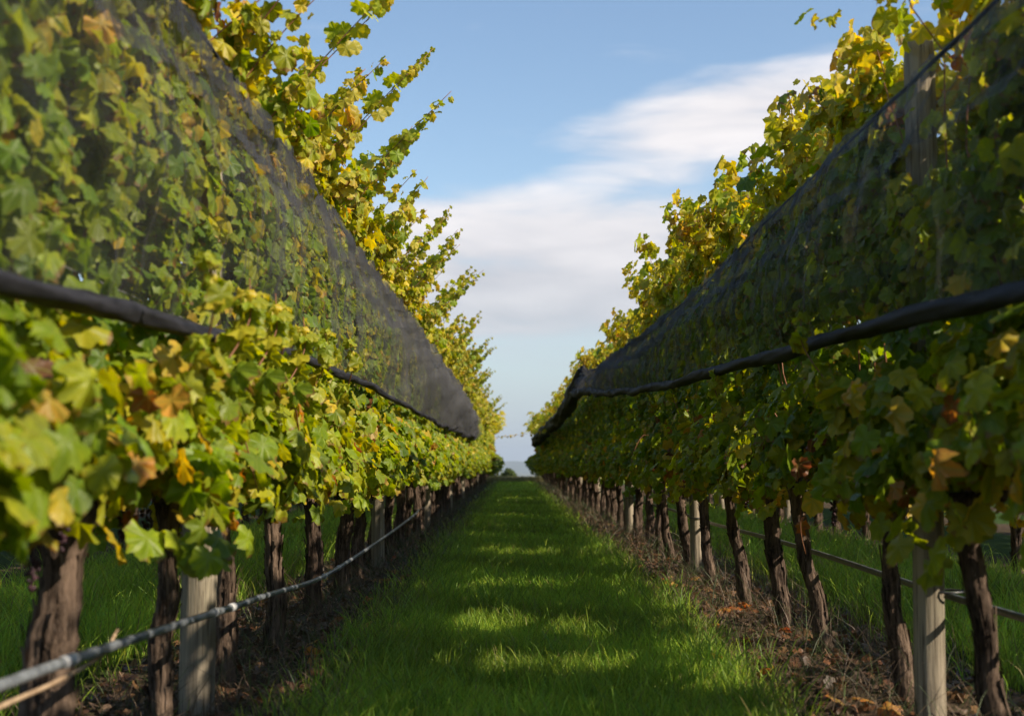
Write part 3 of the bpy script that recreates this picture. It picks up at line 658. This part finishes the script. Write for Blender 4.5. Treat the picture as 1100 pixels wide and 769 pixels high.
# ------------------------------------------------------------------ bird nets
def interp_rows(d, tab):
    tab = np.array(tab); return [np.interp(d, tab[:, 0], tab[:, k]) for k in (1, 2)]
def sm(arr, k=25):
    ker = np.hanning(k); ker /= ker.sum(); p = np.pad(arr, k // 2, mode='edge'); return np.convolve(p, ker, 'valid')[:len(arr)]
def make_net(name, label, sgn, top, bot, y0, y1, matn, hem_r, seed, pleat, extra=None):
    """tables: depth, lateral distance, height above ground; sgn = side"""
    d = np.arange(y0, y1, .022); tx, tz = interp_rows(d, top); bx, bz = interp_rows(d, bot)
    tx, tz, bx, bz = [sm(q, 61) for q in (tx, tz, bx, bz)]
    tz = tz + .018 * snoise(d, 1.1, 1, seed) - .02 * np.abs(np.sin(d * .48)); bz = bz + .015 * snoise(d, 1.9, 1, seed + 2) + np.clip((d - 9) / 12, 0, 1) * (.05 * snoise(d, .9, 1, seed) + .035 * snoise(d, 2.7, 1, seed))
    m = 34; t = np.linspace(0, 1, m)[None, :]
    D = d[:, None] + 0 * t
    Xn = tx[:, None] * (1 - t) + bx[:, None] * t - .07 * np.sin(t * np.pi) * (np.minimum(1, (tz - bz) / .6))[:, None]   # belly toward the aisle
    Zn = tz[:, None] * (1 - t) + bz[:, None] * t
    A = np.interp(d, [p[0] for p in pleat], [p[1] for p in pleat])[:, None]
    ph = np.cumsum(np.interp(d, [0, 6, 10, 16, 24, 36], [26, 24, 15, 8, 5, 4]) * .022)[:, None] + 2.2 * snoise(D, 1.3, 1, seed) + .8 * np.sin(t * 3 + D * .8)
    off = -.35 * A + A * (np.sin(ph) * (.45 + .55 * t) + .4 * np.sin(ph * 2.7 + 2 * t) * (1 - .4 * t) + .6 * np.sin(D * 11.3 + 1.1 * np.sin(t * 4) + seed) + .38 * np.sin(D * 57 + 3 * t + 2 * np.sin(D * 3.1)))
    off += .018 * snoise(t * 3 + D * .35, 3.1, 1, seed)   # long slack folds along the net
    off += .012 * np.sin((t * 9) + .6 * np.sin(D * .9)) * np.exp(-((t - .25) / .3) ** 2)
    Xn = Xn + off; Dn = D + .35 * A * np.cos(ph)
    v = np.stack([sgn * Xn, Dn, Zn], -1).reshape(-1, 3)
    n = len(d); i = np.arange(n - 1)[:, None] * m + np.arange(m - 1)[None, :]
    root = empty('bird_net', (0, 0, 0)); tag(root, label, 'bird net', 'bird nets draped along the vine rows')
    uv = np.stack([D, t * np.maximum(tz - bz, .1)[:, None] + 0 * D], -1).reshape(-1, 2)
    link('netting', np_mesh('netting', v, [np.stack([i, i + 1, i + m + 1, i + m], -1).reshape(-1, 4)], matn, True, uv=uv), root)
    # the edge is folded over, so a second layer of the net hangs along the top, and a slack crease runs below it
    V4 = v.reshape(n, m, 3)
    for (c0, c1, lift, wob) in ((0, 4, .016, .0), (7, 9, .022, 1.5)):
        cc = np.arange(c0, c1 + 1); F = V4[:, cc].copy(); F[:, :, 0] -= sgn * (lift + .01 * np.sin(d * 5 + 1))[:, None]
        F[:, :, 2] -= (wob * .035 * (1 + snoise(d, .8, 1, seed)) + .015 * snoise(d, 3.1, 1, seed + 5))[:, None]
        k_ = len(cc); jj = np.arange(n - 1)[:, None] * k_ + np.arange(k_ - 1)[None, :]
        link('folded_layer', np_mesh('folded_layer', F.reshape(-1, 3), [np.stack([jj, jj + 1, jj + k_ + 1, jj + k_], -1).reshape(-1, 4)], FOLD, True, uv=(uv.reshape(n, m, 2)[:, cc] + .31).reshape(-1, 2)), root)
    # hems
    V3 = v.reshape(n, m, 3); sel = slice(0, n, 2)
    tp = V3[sel, 0].copy(); bp = V3[sel, -1].copy()
    s = len(tp); rg = np.random.default_rng(int(seed)); a = np.linspace(0, 2 * np.pi, 14, endpoint=False)[None]
    lon = d[sel][:, None]
    hr = np.interp(d[sel], [p[0] for p in hem_r], [p[1] for p in hem_r])
    for q_ in (tp, bp):
        q_[:, 0] = sm(q_[:, 0], 31); q_[:, 2] = sm(q_[:, 2], 31); q_[:, 1] = sm(q_[:, 1], 9)
    rough = 1 + .14 * np.sin(a * 2 + lon * 3) + .12 * np.sin(a * 5 + lon * 9 + np.sin(lon * 4) * 2) + .08 * np.sin(a * 3 - lon * 6)
    v1, f1 = tube(bp, hr, 14, rough); link('rolled_hem', np_mesh('rolled_hem', v1, f1, HEM, True), root)
    v1, f1 = tube(tp, .0055 + .002 * np.sin(d[sel] * 2), 8, 1 + .2 * np.sin(a[:, :8] * 2 + lon * 12)); link('top_cord', np_mesh('top_cord', v1, f1, HEM, True), root)
    return root
H = CAMH
left_top = [(0, 1.02, H + 1.41), (12, 1.02, H + 1.41), (15.5, 1.02, H + 1.37), (23, 1.0, H + 1.29), (30, .99, H + 1.16), (34, 1.0, H + .98), (36, 1.02, H + .75)]
left_bot = [(0, .96, H + .32), (2.64, .98, H + .335), (4, .99, H + .42), (6.9, .99, H + .50), (9.7, .97, H + .53), (13.3, .96, H + .50), (21, .96, H + .53), (31, .98, H + .60), (36, 1.02, H + .66)]
make_net('left', 'grey translucent bird net covering the upper left row, opaque folded tail far end', -1, left_top, left_bot, 1.2, 35.6, NETL, [(0, .027), (4, .025), (12, .020), (24, .03), (36, .05)], 1.0,
         [(0, .010), (5, .014), (9, .028), (14, .055), (20, .095), (30, .12), (36, .06)])
right_top = [(0, 1.27, H + 1.25), (6, 1.27, H + 1.20), (9, 1.25, H + 1.16), (13, 1.2, H + 1.18), (18, 1.16, H + 1.28), (21, 1.12, H + 1.38), (22.5, 1.08, H + 1.36)]
right_bot = [(0, 1.17, H + .38), (3.3, 1.20, H + .40), (4.4, 1.20, H + .44), (5.9, 1.17, H + .48), (8.7, 1.13, H + .53), (11.3, 1.09, H + .60), (14.5, 1.07, H + .76), (20, 1.04, H + 1.04), (22.5, 1.06, H + 1.20)]
rn = make_net('right', 'dark translucent bird net over the upper right row with thick rolled black hem', 1, right_top, right_bot, 1.2, 22.3, NETR, [(0, .025), (10, .030), (16, .04), (23, .07)], 4.0,
         [(0, .009), (6, .014), (10, .024), (14, .045), (23, .06)])
# gathered tail of the right net
tail = catmull([(1.10, 20.6, H + 1.42), (1.05, 21.4, H + 1.26), (1.05, 24, H + 1.10), (1.05, 28, H + 1.0), (1.06, 34, H + .97), (1.05, 42, H + .98), (.98, 52, H + .88), (.97, 56, H + .74)], 260)
a = np.linspace(0, 2 * np.pi, 22, endpoint=False)[None]; lon = tail[:, 1][:, None]
rough = 1 + .18 * np.sin(a * 4 + np.sin(lon * .7) * 2) + .14 * np.sin(a * 7 + lon * 1.1) + .12 * np.sin(lon * 2.1 + a) + .08 * np.sin(lon * 4.3)
rad = np.interp(tail[:, 1], [20.6, 22, 30, 45, 53, 56], [.07, .11, .13, .16, .17, .10])
v, f = tube(tail, rad, 22, rough); link('gathered_tail', np_mesh('gathered_tail', v, f, HEM, True), rn)

# ------------------------------------------------------------------ grass and litter
def blades(x, y, h, wd, lean, col, rg, z0=0):
    n = len(x); an = rg.uniform(0, 2 * np.pi, n); la = rg.uniform(0, 2 * np.pi, n)
    dxy = np.stack([np.cos(la), np.sin(la)], -1) * (lean * h)[:, None]; sd = np.stack([np.cos(an), np.sin(an)], -1) * wd[:, None]
    B = np.stack([x, y], -1); z0 = np.zeros(n) + z0
    lv = [(0, 0, 1.0), (.45, .28, .85), (.8, .68, .55)]
    V = np.zeros((n, 7, 3))
    for k, (hh, ll, ww) in enumerate(lv):
        c = B + dxy * ll
        V[:, 2 * k, :2] = c - sd * ww; V[:, 2 * k + 1, :2] = c + sd * ww; V[:, 2 * k, 2] = V[:, 2 * k + 1, 2] = z0 + h * hh
    V[:, 6, :2] = B + dxy * 1.15; V[:, 6, 2] = z0 + h * .98
    o = (np.arange(n) * 7)[:, None, None]
    q = (np.array([[0, 1, 3, 2], [2, 3, 5, 4]])[None] + o).reshape(-1, 4); t = (np.array([[4, 5, 6]])[None] + o).reshape(-1, 3)
    c = np.repeat(col, 7, axis=0); k = np.tile(np.array([.6, .6, .9, .9, 1.15, 1.15, 1.25]), n)[:, None]
    return V.reshape(-1, 3), [q, t], c
def scatter(x0, x1, y0, y1, dens, rg):
    n = int((x1 - x0) * (y1 - y0) * dens); return rg.uniform(x0, x1, n), rg.uniform(y0, y1, n)
def n2d(x, y, k, p=0):
    return (np.sin(x * k + 1.7 * np.sin(y * k * .7 + p)) + np.sin(y * k * 1.3 + 2.1 * np.sin(x * k * .8 + p * 2)) + np.sin((x + y) * k * 2.1 + p)) / 3
def strip_dist(x):
    k = (x - (XR - .03)) / SPACE; return np.abs(k - np.round(k)) * SPACE
def lawn(name, zones, seed, label=None):
    rg = np.random.default_rng(seed); a = Acc()
    for (x0, x1, y0, y1, dens, hm_, wm) in zones:
        x, y = scatter(x0, x1, y0, y1, dens, rg)
        sdst = strip_dist(x) + .13 * n2d(x, y, 4.3, 1); keep = (sdst > .56 + rg.normal(0, .07, len(x))) | (rg.uniform(0, 1, len(x)) < .06)
        cl = n2d(x, y, 9, seed) * .5 + n2d(x, y, 23, seed + 1) * .5
        keep &= (cl + rg.uniform(-.6, 1.6, len(x)) > -.1)
        x, y, cl = x[keep], y[keep], cl[keep]; n = len(x)
        h = hm_ * rg.uniform(.4, 1.4, n) * (1 + .7 * cl) * np.where(rg.uniform(0, 1, n) < .03, 1.5, 1)
        h *= np.interp(np.abs(x - .14), [0, .8, 1.1], [.8, 1.0, 1.25]) if x1 < 1.6 and x0 > -1.6 else 1.1
        c = np.array([[.150, .265, .028]]) * rg.uniform(.5, 1.5, (n, 1)) + np.array([[.22, .18, .012]]) * rg.uniform(0, 1, (n, 1)) ** 2
        big = n2d(x, y, 1.6, 3)[:, None]; c = c * (1.1 + .45 * big) 
        dry = rg.uniform(0, 1, n) < .04 + .10 * np.exp(-((strip_dist(x) - .5) / .12) ** 2); c[dry] = np.array([.30, .24, .10]) * rg.uniform(.6, 1.2, (dry.sum(), 1))
        v, f, cc = blades(x, y, h, wm * rg.uniform(.6, 1.3, n), rg.uniform(.1, 1.0, n) ** 1.0, c, rg); a.add(v, f, cc)
    o = link(name, a.mesh(name, GRASS, False)); tag(o, label, 'grass', kind='stuff'); return o
lawn('grass', [(-.95, 1.15, 4.2, 9, 9500, .085, .0021), (-.95, 1.15, 9, 16, 5200, .085, .0030), (-.95, 1.15, 16, 30, 2400, .085, .005), (-.95, 1.15, 30, 68, 900, .09, .009)], 3, 'lush short green grass covering the aisle between the two vine rows')
lawn('grass', [(-3.9, -1.6, 4.5, 12, 2600, .14, .0034), (-3.9, -1.6, 12, 26, 900, .13, .006), (1.85, 4.1, 4.0, 12, 2800, .14, .0034), (1.85, 4.1, 12, 26, 1000, .13, .006)], 4, 'taller green grass in the neighbouring aisles seen under the vines')
# wispy taller tufts at the aisle edges
rg = np.random.default_rng(77); a = Acc()
for k in range(130):
    side = rg.choice([-1, 1]); cx = .18 + side * (rg.uniform(.55, .98) if k < 60 else rg.uniform(0, .9)); cy = rg.uniform(4.8, 16); n = rg.integers(12, 34)
    x = cx + rg.normal(0, .035, n); y = cy + rg.normal(0, .035, n)
    v, f, c = blades(x, y, rg.uniform(.09, .17 if k >= 60 else .26, n), rg.uniform(.002, .0042, n), rg.uniform(.3, 1.1, n), np.array([[.15, .25, .03]]) * rg.uniform(.7, 1.4, (n, 1)), rg); a.add(v, f, c)
tag(link('grass_tufts', a.mesh('grass_tufts', GRASS)), 'taller bright blades of grass in loose tufts along the aisle edges', 'grass', kind='stuff')
# dry weeds and litter
rg = np.random.default_rng(21); a = Acc()
for x0, x1, d in ((XR - .62, XR + .55, 750), (XL - .5, XL + .62, 900)):
    for y0, y1, k, wm in ((3.6, 12, 1, .0016), (12, 30, .55, .003), (30, 66, .22, .006)):
        x, y = scatter(x0, x1, y0, y1, d * k, rg); m_ = n2d(x, y, 5, 2) + rg.normal(0, .5, len(x)) > 0; x, y = x[m_], y[m_]; n = len(x)
        col = np.where(rg.uniform(0, 1, (n, 1)) < .42, np.array([[.05, .085, .02]]), np.array([[.12, .085, .055]])) * rg.uniform(.4, 1.3, (n, 1))
        v, f, c = blades(x, y, rg.uniform(.04, .30, n) * rg.uniform(.4, 1.1, n), wm * rg.uniform(.6, 1.3, n), rg.uniform(.2, 1.8, n), col, rg); a.add(v, f, c)
tag(link('dry_weeds', a.mesh('dry_weeds', DRY)), 'straggly dry stems and sparse weeds under both vine rows', 'weeds', kind='stuff')
a = Acc()
for x0, x1 in ((XR - .6, XR + .5), (XL - .5, XL + .58)):
    x, y = scatter(x0, x1, 3.6, 24, 260, rg); n = len(x); ln = rg.uniform(.02, .10, n); an = rg.uniform(0, 6.28, n); w_ = rg.uniform(.0012, .0035, n)
    dxy = np.stack([np.cos(an), np.sin(an)], -1) * ln[:, None]; pr = np.stack([-np.sin(an), np.cos(an)], -1) * w_[:, None]; b = np.stack([x, y], -1)
    z0 = rg.uniform(.012, .035, n); z1 = z0 + rg.uniform(-.01, .035, n)
    V = np.zeros((n, 4, 3)); V[:, 0, :2] = b - pr; V[:, 1, :2] = b + pr; V[:, 2, :2] = b + dxy + pr; V[:, 3, :2] = b + dxy - pr; V[:, :2, 2] = z0[:, None]; V[:, 2:, 2] = z1[:, None]
    c = np.repeat(np.array([[.15, .10, .065]]) * rg.uniform(.35, 1.6, (n, 1)), 4, axis=0)
    a.add(V.reshape(-1, 3), [(np.arange(n) * 4)[:, None] + np.arange(4)[None]], c)
    x, y = scatter(x0, x1, 3.6, 30, 190, rg); n = len(x); pos = np.stack([x, y, rg.uniform(.012, .03, n)], -1)
    b2_ = Acc(); pal = np.array([[.15, .065, .028], [.09, .045, .025], [.18, .10, .045], [.12, .08, .055]])[rg.integers(0, 4, n)] * rg.uniform(.6, 1.3, (n, 1))
    build_leaves(a, pos, np.stack([rg.normal(0, .5, n), rg.normal(0, .5, n), np.ones(n)], -1), np.stack([rg.normal(size=n), rg.normal(size=n), rg.normal(0, .2, n)], -1), rg.uniform(.02, .042, n), pal, rg, SIMPLE_T) if False else None
    tmp = Acc(); build_leaves(tmp, pos, np.stack([rg.normal(0, .5, n), rg.normal(0, .5, n), np.ones(n)], -1), np.stack([rg.normal(size=n), rg.normal(size=n), rg.normal(0, .2, n)], -1), rg.uniform(.02, .042, n), pal, rg, SIMPLE_T)
    a.add(np.vstack(tmp.v), [np.vstack(q) for q in tmp.f.values()], np.vstack(tmp.c))
tag(link('leaf_litter', a.mesh('leaf_litter', FALLEN)), 'brown twigs and crumbled leaf litter on the bare strips under the vines', 'leaf litter', kind='stuff')
# larger fallen leaves one can pick out
rg = np.random.default_rng(31); FL = []
for s in range(5):
    a = Acc(); build_leaves(a, np.zeros((1, 3)), np.array([[.1, .1, 1.0]]), np.array([[0, 1.0, 0]]), np.array([.055]), np.array([[.42, .17, .05], [.30, .11, .04], [.38, .22, .07], [.22, .09, .04], [.45, .24, .06]])[s:s + 1], rg); FL.append(a.mesh('fallen_leaf', LEAF, True))
spots = [(XR - .45, 5.9), (XR - .40, 6.9), (XR - .33, 5.2), (XR - .52, 7.4), (XR - .18, 5.0), (XR - .60, 6.3), (XL + .30, 6.3), (XL + .22, 6.8), (XL + .36, 5.9), (XL + .28, 6.5)]
spots += [(XR - rg.uniform(.05, .6), rg.uniform(5, 13)) for _ in range(16)] + [(XL + rg.uniform(.05, .5), rg.uniform(6, 13)) for _ in range(12)]
for k, (x, y) in enumerate(spots):
    o = link('fallen_leaf', FL[k % 5], None, (x, y, .045)); o.rotation_euler = (rg.uniform(-.5, .5), rg.uniform(-.5, .5), rg.uniform(0, 6)); side = 'right' if x > 0 else 'left'
    tag(o, 'curled orange brown fallen leaf on the bare strip under the %s row' % side, 'fallen leaf', 'fallen leaves under the %s row' % side)
# shrubs on the headland past the end of the rows
rg = np.random.default_rng(41)
def shrub(x, y, r, h, label, cat='shrub'):
    a = Acc(); n = int(900 * r * h) + 250; p = rg.normal(size=(n, 3)); p = norm(p) * rg.uniform(.35, 1.0, (n, 1)) * np.array([r, r, h / 2]); p *= (1 + .22 * n2d(p[:, 0] * 3, p[:, 2] * 3, 1.3, x))[:, None]
    z0 = float(ground_z(np.array([y]), np.array([x]))[0]); p[:, 2] += h / 2 + .1
    build_leaves(a, p, p - np.array([0, 0, h / 2]) + rg.normal(0, .3, (n, 3)), rg.normal(size=(n, 3)), rg.uniform(.05, .10, n), np.array([[.05, .075, .02]]) * rg.uniform(.6, 1.8, (n, 1)), rg, SIMPLE_T)
    o = empty('shrub', (x, y, z0)); tag(o, label, cat); link('foliage', a.mesh('foliage', LEAF), o)
    v, f = tube([(0, 0, -.1), (.02, 0, h * .3), (.05, .03, h * .6)], [.05, .035, .02], 6); link('stem', np_mesh('stem', v, f, BARK, True), o)
shrub(-1.1, 73, .7, 1.5, 'small dark shrub past the far end of the left row')
shrub(1.9, 76, .9, 1.3, 'low green shrub past the far end of the right row')
shrub(-.2, 84, .55, .9, 'tiny olive bush on the headland at the very end of the aisle')
rg = np.random.default_rng(43); x, y = scatter(-3.5, 4, 62, 82, 260, rg); n = len(x)
v, f, c = blades(x, y, rg.uniform(.08, .34, n), rg.uniform(.008, .015, n), rg.uniform(.2, 1, n), np.array([[.24, .22, .09]]) * rg.uniform(.5, 1.2, (n, 1)), rg, ground_z(y, x)); a = Acc(); a.add(v, f, c)
tag(link('headland_grass', a.mesh('headland_grass', GRASS)), 'pale rough grass on the headland beyond the last vines', 'grass', kind='stuff')
# ------------------------------------------------------------------ air
HAZE = True
if HAZE:
    b = np.array([[x, y, z] for x in (-13500, 13500) for y in (-60, 15500) for z in (-75, 160)], float)
    q = np.array([[0, 1, 3, 2], [4, 6, 7, 5], [0, 4, 5, 1], [2, 3, 7, 6], [0, 2, 6, 4], [1, 5, 7, 3]])
    m, t, out = mat('haze'); pv = node(t, 'ShaderNodeVolumePrincipled'); pv.inputs['Color'].default_value = (.72, .82, .95, 1); pv.inputs['Density'].default_value = .00012; pv.inputs['Anisotropy'].default_value = .2
    t.links.new(pv.outputs[0], out.inputs['Volume']); tag(link('haze', np_mesh('haze', b, [q], m)), 'thin pale blue air over the distant plain', 'haze', kind='stuff')
